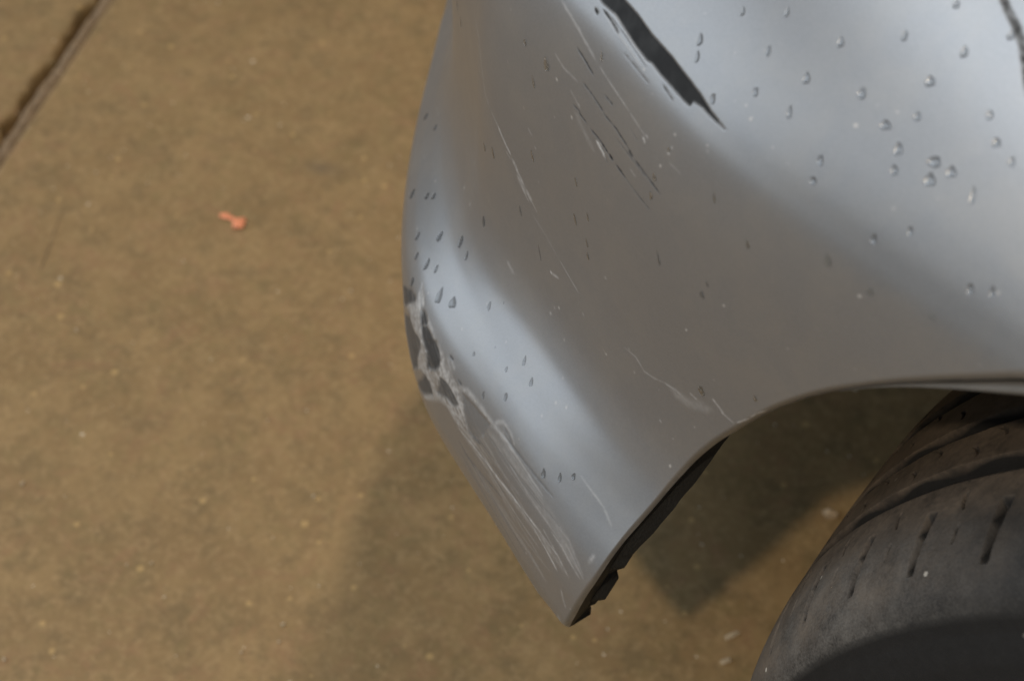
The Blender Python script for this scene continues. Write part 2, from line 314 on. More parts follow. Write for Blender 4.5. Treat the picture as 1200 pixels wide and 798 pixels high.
PATCHES = [
    ('bare', 1.00, [(0.1041, 0.3006), (0.0922, 0.2993), (0.0844, 0.2999), (0.0773, 0.2986), (0.0682, 0.2972), (0.0591, 0.2965), (0.0562, 0.2973), (0.0496, 0.2967), (0.0408, 0.2964), (0.0324, 0.2959), (0.0278, 0.2961), (0.0275, 0.2984), (0.0220, 0.2990), (0.0163, 0.2986), (0.0052, 0.2985), (0.0119, 0.2996), (0.0166, 0.3002), (0.0265, 0.3024), (0.0354, 0.3034), (0.0488, 0.3048), (0.0636, 0.3052), (0.0743, 0.3064), (0.0840, 0.3066), (0.0928, 0.3078)]),
    ('bare', 0.86, [(0.2127, 0.0425), (0.1941, 0.0582), (0.1876, 0.0636), (0.1794, 0.0659), (0.1782, 0.0638), (0.1948, 0.0439), (0.2107, 0.0291)]),
    ('bare', 0.90, [(0.1681, 0.0670), (0.1658, 0.0692), (0.1592, 0.0678), (0.1581, 0.0658), (0.1627, 0.0615), (0.1657, 0.0637)]),
    ('bare', 0.86, [(0.1627, 0.0615), (0.1581, 0.0658), (0.1501, 0.0662), (0.1416, 0.0652), (0.1377, 0.0620), (0.1365, 0.0562), (0.1497, 0.0424), (0.1499, 0.0524), (0.1586, 0.0563)]),
    ('bare', 0.76, [(0.2067, 0.0255), (0.1802, 0.0505), (0.1736, 0.0487), (0.1608, 0.0531), (0.1585, 0.0491), (0.1660, 0.0335), (0.1651, 0.0265), (0.1836, 0.0061), (0.1997, 0.0109)]),
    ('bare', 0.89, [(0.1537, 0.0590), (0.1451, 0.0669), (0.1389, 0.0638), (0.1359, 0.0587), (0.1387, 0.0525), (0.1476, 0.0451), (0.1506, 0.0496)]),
    ('bare', 0.76, [(0.1665, 0.0135), (0.1522, 0.0347), (0.1456, 0.0361), (0.1415, 0.0304), (0.1559, 0.0158), (0.1806, -0.0024)]),
    ('bare', 0.84, [(0.1337, 0.0529), (0.1265, 0.0558), (0.1183, 0.0547), (0.1132, 0.0537), (0.1156, 0.0486), (0.1240, 0.0457), (0.1357, 0.0388), (0.1339, 0.0473)]),
    ('bare', 0.30, [(0.1113, 0.0624), (0.1035, 0.0640), (0.0864, 0.0664), (0.0882, 0.0568), (0.0918, 0.0490), (0.1004, 0.0461), (0.1045, 0.0502)]),  # dented facet: its dark reflection is painted in as a weak bare mark
    ('scuff', 0.80, [(0.1627, 0.0501), (0.1509, 0.0556), (0.1497, 0.0429), (0.1386, 0.0521), (0.1341, 0.0545), (0.1436, 0.0673), (0.1382, 0.0673), (0.1273, 0.0638), (0.1156, 0.0621), (0.1087, 0.0571), (0.1034, 0.0471), (0.1106, 0.0392), (0.1216, 0.0418), (0.1331, 0.0371), (0.1565, 0.0135), (0.1424, 0.0305), (0.1500, 0.0359), (0.1641, 0.0310)]),
    ('scuff', 0.80, [(0.1884, 0.0508), (0.1771, 0.0661), (0.1818, 0.0743), (0.1692, 0.0716), (0.1689, 0.0647), (0.1579, 0.0570), (0.1499, 0.0524), (0.1518, 0.0407), (0.1645, 0.0272), (0.1603, 0.0483), (0.1737, 0.0518)]),
]
DROPS = [
    (0.2157, 0.0764, 2.2, 4.9, 0, 'lower lip rain drop, sixth nearest to the front outline of the bumper'),
    (0.2016, 0.0923, 3.0, 6.1, 0, 'lower lip rain drop, seventh nearest to the front outline of the bumper'),
    (0.1827, 0.1061, 3.4, 6.4, 0, 'lower lip rain drop, ninth nearest to the front outline of the bumper'),
    (0.1690, 0.1069, 2.5, 5.1, 0, 'lower lip rain drop, seventh nearest to the black bare patches'),
    (0.1904, 0.0802, 3.0, 6.1, 0, 'lower lip rain drop, fifth nearest to the black bare patches'),
    (0.1819, 0.0855, 2.6, 5.2, 0, 'lower lip rain drop, fourth nearest to the black bare patches'),
    (0.1638, 0.0820, 5.1, 7.7, 0, 'lower lip rain drop, second nearest to the black bare patches'),
    (0.1521, 0.0879, 5.1, 7.6, 0, 'lower lip rain drop, nearest to the black bare patches'),
    (0.1292, 0.1056, 2.5, 5.3, 0, 'lower lip rain drop, ninth nearest to the middle of the bright strip'),
    (0.1221, 0.1132, 2.0, 4.1, 0, 'lower lip rain drop, eighth nearest to the middle of the bright strip'),
    (0.1098, 0.0963, 2.4, 4.9, 0, 'lower lip rain drop, third nearest to the middle of the bright strip'),
    (0.1180, 0.0836, 2.5, 4.5, 0, 'lower lip rain drop, fifth nearest to the middle of the bright strip'),
    (0.0962, 0.0947, 2.8, 4.8, 0, 'lower lip rain drop, nearest to the middle of the bright strip'),
    (0.0908, 0.1051, 3.2, 7.2, 0, 'lower lip rain drop, second nearest to the middle of the bright strip'),
    (0.0802, 0.1019, 2.8, 4.7, 0, 'lower lip rain drop, fourth nearest to the middle of the bright strip'),
    (0.0988, 0.0738, 2.4, 4.9, 0, 'lower lip rain drop, seventh nearest to the middle of the bright strip'),
    (0.0867, 0.0854, 2.8, 4.8, 0, 'lower lip rain drop, sixth nearest to the middle of the bright strip'),
    (0.2916, 0.0903, 2.3, 4.2, 0, 'lower lip rain drop, second nearest to the front outline of the bumper'),
    (0.3147, 0.0742, 2.4, 3.8, 0, 'lower lip rain drop, fourth nearest to the front outline of the bumper'),
    (0.2536, 0.0710, 2.8, 5.5, 0, 'lower lip rain drop, nearest to the front outline of the bumper'),
    (0.2398, 0.0851, 2.7, 4.9, 0, 'lower lip rain drop, third nearest to the front outline of the bumper'),
    (0.2350, 0.0909, 2.7, 4.9, 0, 'lower lip rain drop, fifth nearest to the front outline of the bumper'),
    (0.2027, 0.0740, 2.2, 4.4, 0, 'lower lip rain drop, sixth nearest to the black bare patches'),
    (0.1906, 0.0665, 2.6, 5.3, 0, 'lower lip rain drop, third nearest to the black bare patches'),
    (0.0439, 0.0763, 2.3, 4.3, 0, 'lower lip rain drop, third nearest to the pale scrape streaks at the tip'),
    (0.0355, 0.0821, 2.3, 5.4, 0, 'lower lip rain drop, nearest to the pale scrape streaks at the tip'),
    (0.0303, 0.0884, 1.9, 3.4, 0, 'lower lip rain drop, second nearest to the pale scrape streaks at the tip'),
    (0.1136, 0.2573, 2.8, 6.3, 1, 'middle face rain drop, fifth nearest to the upper end of the long pale scratch'),
    (0.1214, 0.2432, 1.4, 5.7, 1, 'middle face rain drop, fourth nearest to the upper end of the long pale scratch'),
    (0.1317, 0.2572, 1.8, 3.2, 1, 'middle face rain drop, third nearest to the upper end of the long pale scratch'),
    (0.2619, 0.1981, 1.7, 5.8, 1, 'middle face rain drop, second nearest to the upper end of the long pale scratch'),
    (0.2494, 0.1968, 1.6, 4.9, 1, 'middle face rain drop, nearest to the upper end of the long pale scratch'),
    (0.0814, 0.2828, 1.6, 4.6, 1, 'middle face rain drop, sixth nearest to the upper end of the long pale scratch'),
    (0.1262, 0.1668, 1.9, 6.2, 1, 'middle face rain drop, nearest to the lower end of the long pale scratch'),
    (0.1592, 0.1791, 1.6, 6.7, 1, 'middle face rain drop, sixth nearest to the lower end of the long pale scratch'),
    (0.1737, 0.1735, 1.6, 4.8, 1, 'middle face rain drop, eighth nearest to the lower end of the long pale scratch'),
    (0.1179, 0.2056, 1.5, 5.2, 1, 'middle face rain drop, third nearest to the lower end of the long pale scratch'),
    (0.0839, 0.2181, 1.4, 4.2, 1, 'middle face rain drop, fourth nearest to the lower end of the long pale scratch'),
    (0.0325, 0.2515, 2.3, 3.9, 1, 'middle face rain drop, nearest to the dark scratch pair'),
    (0.0328, 0.2605, 2.3, 3.9, 1, 'middle face rain drop, second nearest to the dark scratch pair'),
    (0.0823, 0.1982, 1.4, 5.1, 1, 'middle face rain drop, second nearest to the lower end of the long pale scratch'),
    (0.0729, 0.2075, 1.4, 3.5, 1, 'middle face rain drop, fifth nearest to the lower end of the long pale scratch'),
    (0.0719, 0.1935, 1.4, 4.7, 1, 'middle face rain drop, seventh nearest to the lower end of the long pale scratch'),
    (0.0704, 0.1872, 1.4, 3.6, 1, 'middle face rain drop, ninth nearest to the lower end of the long pale scratch'),
    (0.1069, 0.1559, 1.5, 9.3, 0, 'lower lip rain drop, tenth nearest to the middle of the bright strip'),
    (0.0205, 0.2277, 1.7, 7.3, 1, 'middle face rain drop, fifth nearest to the dark scratch pair'),
    (0.1666, 0.1311, 2.5, 5.8, 0, 'lower lip rain drop, eighth nearest to the front outline of the bumper'),
    (-0.0097, 0.2306, 2.6, 4.5, 1, 'middle face rain drop, third nearest to the pale scuff above the wheel opening'),
    (-0.0114, 0.2373, 1.6, 2.6, 1, 'middle face rain drop, sixth nearest to the dark scratch pair'),
    (-0.0618, 0.2838, 2.9, 4.6, 1, 'middle face rain drop, third nearest to the rim of the wheel opening'),
    (-0.0816, 0.2836, 2.6, 2.8, 1, 'middle face rain drop, nearest to the rim of the wheel opening'),
    (-0.1121, 0.3043, 1.9, 3.8, 2, 'upper face rain drop, nearest to the wheel opening'),
    (-0.1190, 0.3073, 1.9, 3.2, 2, 'upper face rain drop, second nearest to the wheel opening'),
    (-0.1056, 0.2890, 2.2, 2.8, 1, 'middle face rain drop, second nearest to the rim of the wheel opening'),
    (-0.0189, 0.1823, 3.1, 4.4, 1, 'middle face rain drop, nearest to the pale scuff above the wheel opening'),
    (-0.0480, 0.2031, 1.9, 3.2, 1, 'middle face rain drop, second nearest to the pale scuff above the wheel opening'),
    (-0.0267, 0.2674, 1.8, 3.0, 1, 'middle face rain drop, seventh nearest to the dark scratch pair'),
    (-0.0034, 0.2741, 1.5, 3.7, 1, 'middle face rain drop, fourth nearest to the dark scratch pair'),
    (0.0288, 0.2761, 1.6, 2.2, 1, 'middle face rain drop, third nearest to the dark scratch pair'),
    (0.0419, 0.3167, 2.1, 5.5, 2, 'upper face rain drop, nearest to the right side of the black gash'),
    (0.0380, 0.3115, 1.8, 3.7, 2, 'upper face rain drop, second nearest to the right side of the black gash'),
    (0.0194, 0.3042, 2.4, 3.6, 2, 'upper face rain drop, nearest to the tip of the black gash'),
    (-0.0171, 0.3177, 2.0, 4.1, 2, 'upper face rain drop, third nearest to the tip of the black gash'),
    (-0.0546, 0.3328, 3.4, 3.6, 2, 'upper face rain drop, ninth nearest to the biggest drop'),
    (-0.0628, 0.3406, 2.8, 2.8, 2, 'upper face rain drop, eighth nearest to the biggest drop'),
    (-0.0845, 0.3530, 2.7, 3.8, 2, 'upper face rain drop, third nearest to the dark seam at the bonnet'),
    (-0.0639, 0.3287, 2.8, 3.9, 2, 'upper face rain drop, fifth nearest to the biggest drop'),
    (-0.0670, 0.3223, 2.5, 3.9, 2, 'upper face rain drop, fourth nearest to the biggest drop'),
    (-0.0776, 0.3316, 3.8, 4.4, 2, 'upper face rain drop, second nearest to the biggest drop'),
    (-0.0799, 0.3261, 4.4, 5.0, 2, 'largest round rain drop on the pale upper face of the bumper'),
    (-0.0848, 0.3318, 3.3, 4.9, 2, 'upper face rain drop, third nearest to the biggest drop'),
    (-0.0401, 0.3110, 2.6, 4.0, 2, 'upper face rain drop, fourth nearest to the tip of the black gash'),
    (-0.0420, 0.3040, 2.3, 3.5, 2, 'upper face rain drop, fifth nearest to the tip of the black gash'),
    (-0.0958, 0.3291, 1.9, 5.4, 2, 'upper face rain drop, sixth nearest to the biggest drop'),
    (-0.0922, 0.3468, 2.4, 3.0, 2, 'upper face rain drop, tenth nearest to the biggest drop'),
    (-0.1004, 0.3443, 2.1, 3.2, 2, 'upper face rain drop, twelfth nearest to the biggest drop'),
    (-0.0487, 0.3770, 2.2, 4.4, 2, 'upper face rain drop, fourth nearest to the dark seam at the bonnet'),
    (-0.0733, 0.3772, 2.7, 3.0, 2, 'upper face rain drop, nearest to the dark seam at the bonnet'),
    (-0.0738, 0.2999, 2.0, 3.1, 2, 'upper face rain drop, eleventh nearest to the biggest drop'),
    (-0.0839, 0.3090, 2.2, 3.3, 2, 'upper face rain drop, seventh nearest to the biggest drop'),
    (0.0332, 0.3342, 1.5, 3.0, 2, 'upper face rain drop, third nearest to the right side of the black gash'),
    (0.0143, 0.3437, 1.5, 2.9, 2, 'upper face rain drop, fifth nearest to the top middle of the upper face'),
    (0.0097, 0.3296, 2.1, 3.6, 2, 'upper face rain drop, fourth nearest to the right side of the black gash'),
    (-0.0146, 0.3303, 2.3, 3.5, 2, 'upper face rain drop, fourth nearest to the top middle of the upper face'),
    (-0.0178, 0.3464, 2.0, 3.4, 2, 'upper face rain drop, nearest to the top middle of the upper face'),
    (-0.0393, 0.3369, 2.6, 3.4, 2, 'upper face rain drop, second nearest to the top middle of the upper face'),
    (-0.0395, 0.3598, 2.2, 3.4, 2, 'upper face rain drop, third nearest to the top middle of the upper face'),
    (-0.0591, 0.3520, 2.8, 3.3, 2, 'upper face rain drop, sixth nearest to the top middle of the upper face'),
    (-0.0630, 0.3653, 2.5, 3.6, 2, 'upper face rain drop, second nearest to the dark seam at the bonnet'),
    (0.0027, 0.3160, 1.8, 3.3, 2, 'upper face rain drop, second nearest to the tip of the black gash'),
]
GRAINS = [
    (-0.7020, 0.0670, 0.0032, 'tiny white grain on the concrete, third nearest to the black bumper patches'),
    (-0.6347, -0.0213, 0.0032, 'tiny white grain on the concrete, nearest to the bumper tip'),
    (-0.8660, -0.0765, 0.0032, 'tiny white grain on the concrete, fourth nearest to the lower left picture corner'),
    (-0.7410, -0.0534, 0.0024, 'tiny white grain on the concrete, third nearest to the lower left picture corner'),
    (-1.1070, 0.1687, 0.0026, 'tiny white grain on the concrete, nearest to the orange sliver'),
    (-0.7672, 0.1179, 0.0024, 'tiny white grain on the concrete, nearest to the black bumper patches'),
    (-0.7503, -0.1721, 0.0028, 'tiny white grain on the concrete, nearest to the lower left picture corner'),
    (-0.6265, -0.0323, 0.0022, 'tiny white grain on the concrete, sixth nearest to the lower left picture corner'),
    (-0.6388, -0.0556, 0.0024, 'tiny white grain on the concrete, fifth nearest to the lower left picture corner'),
    (-0.7525, -0.0666, 0.0020, 'tiny white grain on the concrete, second nearest to the lower left picture corner'),
    (-0.7818, 0.0905, 0.0022, 'tiny white grain on the concrete, second nearest to the black bumper patches'),
]
ARCH = [(0.0022, 0.0078), (-0.0063, 0.0426), (-0.0095, 0.0622), (-0.0099, 0.0819), (-0.0116, 0.1004), (-0.0140, 0.1156), (-0.0187, 0.1313), (-0.0292, 0.1550), (-0.0409, 0.1758), (-0.0574, 0.2034), (-0.0760, 0.2285), (-0.0902, 0.2436), (-0.1035, 0.2566), (-0.1174, 0.2687), (-0.1303, 0.2792), (-0.1425, 0.2884)]
# ------------------------------------------------------------------ materials
def mat_paint():
    t = NT('grey_paint'); co = t.coord()
    bare, scuff, dust = t.at('bare'), t.at('scuff'), t.at('speck')
    mott = t.noise(co, 9, 5, .6)
    fine = t.noise(co, 900, 2, .6)
    film = t.noise(co, 38, 6, .62, .4)
    base = t.mix(t.ramp(fine, [(.3, 0.), (.7, 1.)]), (.188, .190, .196), (.205, .207, .213))
    base = t.mix(t.math('MULTIPLY', t.ramp(film, [(.42, 0.), (.72, 1.)]), .38), base, (.25, .238, .222))     # dried road film
    sm = t.noise(t.scaled(co, (60, 60, 700)), 1, 5, .7)
    scv = t.math('MULTIPLY', scuff, t.math('ADD', t.math('MULTIPLY', sm, 1.1), .30), True)
    base = t.mix(scv, base, (.41, .402, .395))
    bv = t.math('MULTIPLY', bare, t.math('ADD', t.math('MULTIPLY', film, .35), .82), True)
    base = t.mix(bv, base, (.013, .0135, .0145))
    base = t.mix(dust, base, (.46, .44, .41))
    cover = t.math('MAXIMUM', t.math('MAXIMUM', scv, bv), dust)
    t.set(Base__Color=base, Metallic=t.fmix(cover, .55, 0.),
          Specular__IOR__Level=t.fmix(bv, .5, .14),
          Roughness=t.math('ADD', t.fmix(cover, .37, .62), t.math('MULTIPLY', t.math('SUBTRACT', mott, .5), .10)),
          Coat__Weight=t.fmix(cover, .45, .0), Coat__Roughness=t.math('ADD', .16, t.math('MULTIPLY', film, .16)), Coat__IOR=1.45)
    t.bump(t.math('ADD', t.math('MULTIPLY', fine, .3), t.noise(co, 260, 3, .5)), .05, .0005)
    return t.m
def mat_plain(name, col, rough, metal=0., var=.25, scale=60, bump=.2):
    t = NT(name); co = t.coord(); f = t.noise(co, scale, 6, .65)
    lo = tuple(c*(1-var) for c in col); hi = tuple(min(1, c*(1+var)) for c in col)
    t.set(Base__Color=t.mix(f, lo, hi), Roughness=rough, Metallic=metal); t.bump(t.noise(co, scale*6, 4), bump, .001)
    return t.m
def mat_concrete():
    t = NT('brown_concrete'); co = t.coord()
    big = t.noise(co, 2.2, 5, .6, .6); mid = t.noise(co, 22, 7, .70, .3); fin = t.noise(co, 150, 4, .7)
    c = t.mix(t.ramp(big, [(.30, 0.), (.70, 1.)]), (0.167, 0.110, 0.048), (0.183, 0.119, 0.052))
    c = t.mix(t.math('MULTIPLY', t.ramp(mid, [(.42, 0.), (.62, 1.)]), .8), c, (0.229, 0.154, 0.070))
    c = t.mix(t.math('MULTIPLY', t.ramp(t.noise(co, 36, 6, .75), [(.48, 0.), (.64, 1.)]), .8), c, (0.130, 0.090, 0.041))
    c = t.mix(t.math('MULTIPLY', t.ramp(t.noise(co, 33, 5, .75, .8), [(.52, 0.), (.66, 1.)]), .65), c, (0.201, 0.118, 0.058))
    c = t.mix(t.math('MULTIPLY', t.ramp(t.noise(co, 47, 5, .75), [(.52, 0.), (.68, 1.)]), .6), c, (0.158, 0.116, 0.048))
    c = t.mix(t.math('MULTIPLY', t.ramp(fin, [(.48, 0.), (.70, 1.)]), .7), c, (0.261, 0.180, 0.089))
    c = t.mix(t.math('MULTIPLY', t.ramp(t.noise(co, 210, 3, .7), [(.56, 0.), (.74, 1.)]), .5), c, (0.096, 0.065, 0.031))
    v = t.n('ShaderNodeTexVoronoi', Vector=co, Scale=85.); sp = t.n('ShaderNodeTexWhiteNoise', Vector=v.outputs['Position']).outputs['Value']
    dot = t.math('MULTIPLY', t.math('LESS_THAN', v.outputs['Distance'], t.math('MULTIPLY', t.noise(co, 9, 2), .42)), t.math('GREATER_THAN', sp, .93))
    c = t.mix(t.math('MULTIPLY', dot, .6), c, (0.364, 0.249, 0.107))
    st = t.at('stain'); c = t.mix(st, c, (.075, .06, .042))
    t.set(Base__Color=c, Roughness=t.math('ADD', .52, t.math('MULTIPLY', mid, .25)), Specular__IOR__Level=.35)
    t.bump(t.math('ADD', mid, t.math('MULTIPLY', fin, .4)), .25, .002)
    return t.m
def mat_rubber():
    t = NT('tyre_rubber'); co = t.coord(); dust, scr = t.at('dust'), t.at('worn')
    n1 = t.noise(co, 45, 6, .65); n2 = t.noise(co, 420, 4, .7); n3 = t.noise(co, 170, 5, .75)
    c = t.mix(n3, (.006, .0062, .0066), (.015, .015, .0155))
    w = t.math('MULTIPLY', scr, t.ramp(t.math('ADD', t.math('MULTIPLY', t.noise(co, 900, 4, .7), .5), t.math('MULTIPLY', t.noise(co, 70, 5, .7), .5)), [(.40, .15), (.62, 1.)]))
    c = t.mix(t.math('MULTIPLY', w, .75), c, (.112, .105, .096))
    d = t.math('MULTIPLY', dust, t.ramp(t.math('ADD', t.math('MULTIPLY', n1, .65), t.math('MULTIPLY', n2, .35)), [(.36, .2), (.62, 1.)]))
    c = t.mix(t.math('MULTIPLY', d, .80), c, (.135, .104, .077))
    v = t.n('ShaderNodeTexVoronoi', Vector=co, Scale=150.); sp = t.n('ShaderNodeTexWhiteNoise', Vector=v.outputs['Position']).outputs['Value']
    dot = t.math('MULTIPLY', t.math('LESS_THAN', v.outputs['Distance'], .16), t.math('GREATER_THAN', sp, .955))
    c = t.mix(t.math('MULTIPLY', dot, t.math('ADD', t.math('MULTIPLY', scr, .7), .15)), c, (.42, .39, .34))
    t.set(Base__Color=c, Roughness=t.fmix(d, .66, .92), Specular__IOR__Level=.20)
    t.bump(t.math('ADD', n3, t.math('MULTIPLY', n2, .5)), .28, .001)
    return t.m
def mat_water():
    # thin clear water: light passes straight through, Fresnel mirror on the outside, a share of it bent
    t = NT('water'); t.t.nodes.remove(t.b); out = [n for n in t.t.nodes if n.type == 'OUTPUT_MATERIAL'][0]
    tr = t.n('ShaderNodeBsdfTransparent', Color=(.97, .98, .98, 1)); gl = t.n('ShaderNodeBsdfGlossy', Roughness=.22)
    rf = t.n('ShaderNodeBsdfRefraction', Roughness=.04, IOR=1.33)
    inner = t.n('ShaderNodeMixShader', i0=.26, i1=tr.outputs[0], i2=rf.outputs[0])
    fr = t.n('ShaderNodeFresnel', IOR=1.30)
    t.put(out.inputs['Surface'], t.n('ShaderNodeMixShader', i0=t.math('MULTIPLY', fr.outputs[0], .55), i1=inner.outputs[0], i2=gl.outputs[0]))
    return t.m
def mat_drop(clear):
    t = NT('wet_drop'); t.set(Base__Color=(.20, .205, .212, 1), Metallic=.60, Roughness=.33, Coat__Weight=.25, Coat__Roughness=.14, Coat__IOR=1.33)
    # a drop works as a small lens: light that comes in on one side brightens the far side of the paint under it
    n = t.n('ShaderNodeNewGeometry').outputs['Normal']
    no = t.n('ShaderNodeVectorTransform', _vector_type='NORMAL', _convert_from='WORLD', _convert_to='OBJECT', Vector=n).outputs[0]
    fl = t.n('ShaderNodeVectorMath', _operation='MULTIPLY', i0=no, i1=(-1., -1., 1.)).outputs[0]
    wn = t.n('ShaderNodeVectorTransform', _vector_type='NORMAL', _convert_from='OBJECT', _convert_to='WORLD', Vector=fl).outputs[0]
    t.put(t.b.inputs['Normal'], t.n('ShaderNodeVectorMath', _operation='NORMALIZE', i0=wn).outputs[0])
    out = [n for n in t.t.nodes if n.type == 'OUTPUT_MATERIAL'][0]; tr = t.n('ShaderNodeBsdfTransparent')
    t.put(out.inputs['Surface'], t.n('ShaderNodeMixShader', i0=clear, i1=t.b.outputs[0], i2=tr.outputs[0]))
    return t.m
DROP, DROP_THIN = mat_drop(.15), mat_drop(.45)
PAINT, CONC, RUBBER, WATER = mat_paint(), mat_concrete(), mat_rubber(), mat_water()
BLACK = mat_plain('black_plastic', (.017, .018, .020), .55)
LINER = mat_plain('liner_felt', (.016, .017, .018), .8, var=.4, scale=120, bump=.6)
DIRTY = mat_plain('dusty_grey_trim', (.085, .080, .073), .6, var=.35, scale=90)
STEEL = mat_plain('wheel_metal', (.32, .32, .33), .38, .9)
DIRT = mat_plain('joint_dirt', (.165, .115, .068), .9, var=.6, scale=110, bump=.8)
CRACK = mat_plain('crack_grime', (.060, .044, .028), .9)
CHIP = mat_plain('white_chip', (.34, .275, .185), .6)
STONE = mat_plain('tan_stone', (.30, .23, .15), .8)
ORANGE = mat_plain('orange_plastic', (.62, .22, .11), .45, var=.3, scale=150)
GRIT = mat_plain('pale_grit', (.50, .43, .32), .7)

# ------------------------------------------------------------------ floor: two slabs with an open joint between them
GZ = .011
jp = np.array([-1.1782, .1159]); jd = np.array([-.1273, .2174]); jd /= np.linalg.norm(jd); jn = np.array([jd[1], -jd[0]])   # jn points to the car's slab
if np.dot(jn, np.array([-.4, 0])-jp) < 0: jn = -jn
def floor_mesh():
    al = np.concatenate([[-12, -5, -2, -1], np.arange(-.60, .80, .004), [1.2, 2, 5, 12]])
    k = len(al)
    wob = smooth(rng.normal(size=k), 3)*.0085+smooth(rng.normal(size=k), 9)*.0115
    wob2 = smooth(rng.normal(size=k), 6)*.0006
    def strip(offs, zs, w):
        rows = []
        for o, z, q in zip(offs, zs, w):
            p = jp+al[:, None]*jd+np.asarray(o+q)[:, None]*jn if np.ndim(o+q) else jp+al[:, None]*jd+(o+q)*jn
            rows.append(np.concatenate([p, np.full((k, 1), z)], 1))
        return np.stack(rows, 1)
    far = np.concatenate([[14, 7, 4, 2.5, 1.7], np.arange(1.4, .0, -.02), [.012, .006]])
    offs = list(far)+[.0030, .0012, .0, .0]; zs = [GZ]*(len(far))+[GZ-.0004, GZ-.002, GZ-.005, GZ-.03]
    A = strip(offs, zs, [0]*len(far)+[wob2]*4)
    offsb = [-.0190, -.0190, -.0205, -.0230, -.027, -.034, -.08, -.2, -.4, -1, -3, -8, -14]
    zsb = [GZ-.03, GZ-.007, GZ-.0025, GZ-.0006]+[GZ]*9
    B = strip(offsb, zsb, [wob, wob, wob*.9, wob*.7]+[0]*9)
    V = np.concatenate([A.reshape(-1, 3), B.reshape(-1, 3)])
    F = np.concatenate([grid_faces(k, A.shape[1]), grid_faces(k, B.shape[1])+A.shape[0]*A.shape[1]])
    a, b, c, _ = V[F[len(F)//4]]
    if np.cross(b-a, c-a)[2] < 0: F = F[:, ::-1].copy()
    me = mesh_np('concrete_floor', V, F)
    st = np.zeros(len(V))
    def blob(x, y, rx, ry, ang, s):
        dx, dy = V[:, 0]-x, V[:, 1]-y; u = dx*math.cos(ang)+dy*math.sin(ang); v = -dx*math.sin(ang)+dy*math.cos(ang)
        np.maximum(st, s*np.exp(-((u/rx)**2+(v/ry)**2)), out=st)
    blob(-.9671, .3149, .016, .009, .7, .6)
    attr(me, 'stain', st)
    return me
floor = link('concrete_floor', floor_mesh(), CONC, kind='structure')
k = 420; al = np.linspace(-.6, .8, k)
rows = []
fn = [smooth(rng.normal(size=k), 3)*.0042 for _ in range(7)]
for q, (o, z, am) in enumerate(((-.036, -.018, 0), (-.0205, -.017, 0), (-.0150, -.0085, .6), (-.0115, -.0040, 1), (-.0080, -.0026, 1), (-.0045, -.0034, .8), (-.0012, -.0070, .5), (.004, -.014, 0))):
    zz = GZ+np.minimum(z+am*.5*(fn[min(q, 6)]+fn[max(q-1, 0)]), -.0006)
    p = jp+al[:, None]*jd+(o+am*.0010*smooth(rng.normal(size=k), 4))[:, None]*jn; rows.append(np.concatenate([p, zz[:, None]], 1))
link('joint_dirt', mesh_np('joint_dirt', np.stack(rows, 1), grid_faces(k, 8)), DIRT, floor)
# hairline crack, cut as a thin dark furrow strip in the slab
cr = [(-1.0399, .0605), (-1.050, .073), (-1.059, .0844), (-1.072, .099), (-1.0893, .1211)]
bm = bmesh.new(); vs = []
for i, (x, y) in enumerate(cr):
    w = (.0006, .0020, .0017, .0014, .0005)[i]
    vs.append((bm.verts.new((x-w*.76, y+w*.64, GZ+.0006)), bm.verts.new((x+w*.76, y-w*.64, GZ+.0006))))
for a, b in zip(vs, vs[1:]): bm.faces.new((a[0], a[1], b[1], b[0]))
link('hairline_crack', bm_mesh('hairline_crack', bm), CRACK, floor)

# ------------------------------------------------------------------ car
car = bpy.data.objects.new('car', None); COL.objects.link(car); car.location = (0, 0, GZ)
tag(car, 'grey car with scraped, rain-spotted bumper corner and bare front tyre', 'car')
def part(name, me, mat, parent=car, label=None):
    o = link(name, me, mat, parent)
    if parent is car: o.location = (0, 0, -GZ)
    if label: o['label'] = label
    return o

# bumper skin grid: columns run along its lower edge and up the wheel arch
arch = np.array(ARCH); arch[0] = (.0045, .0)
arch = np.concatenate([arch, [(-.20, .313), (-.27, .338), (-.345, .348)]])
alen = np.concatenate([[0], np.cumsum(np.hypot(*np.diff(arch, axis=0).T))])
W_CUT = .425
def bumper_domain(nu, nv):
    na = int(nu*.47); nf = nu-na
    q = np.linspace(alen[-1], 0, na); fa, fb = cubic(alen, arch[:, 0]), cubic(alen, arch[:, 1])
    a_s, a_w = smooth(fa(q), 5), smooth(fb(q), 5); a_s[-1], a_w[-1] = arch[0]
    fs = np.linspace(arch[0, 0], .42, nf+1)[1:]
    bs = np.concatenate([a_s, fs]); bw = np.concatenate([a_w, np.zeros(nf)])
    # the corner of the tip is rounded off a little
    ks, kw = smooth(bs, 10), smooth(bw, 10); f = np.exp(-((np.arange(len(bs))-na)/13.)**4)
    bs, bw = bs*(1-f)+ks*f, bw*(1-f)+np.maximum(kw, 0)*f
    ts = bs*1.0
    ts[:na] = np.interp(np.arange(na), [0, na-1], [a_s[0], .135]); ts[na:] = np.linspace(.135, .42, nf)
    v = np.linspace(0, 1, nv)[None, :]
    S = bs[:, None]*(1-v)+ts[:, None]*v; Wd = bw[:, None]*(1-v)+W_CUT*v
    return S, Wd
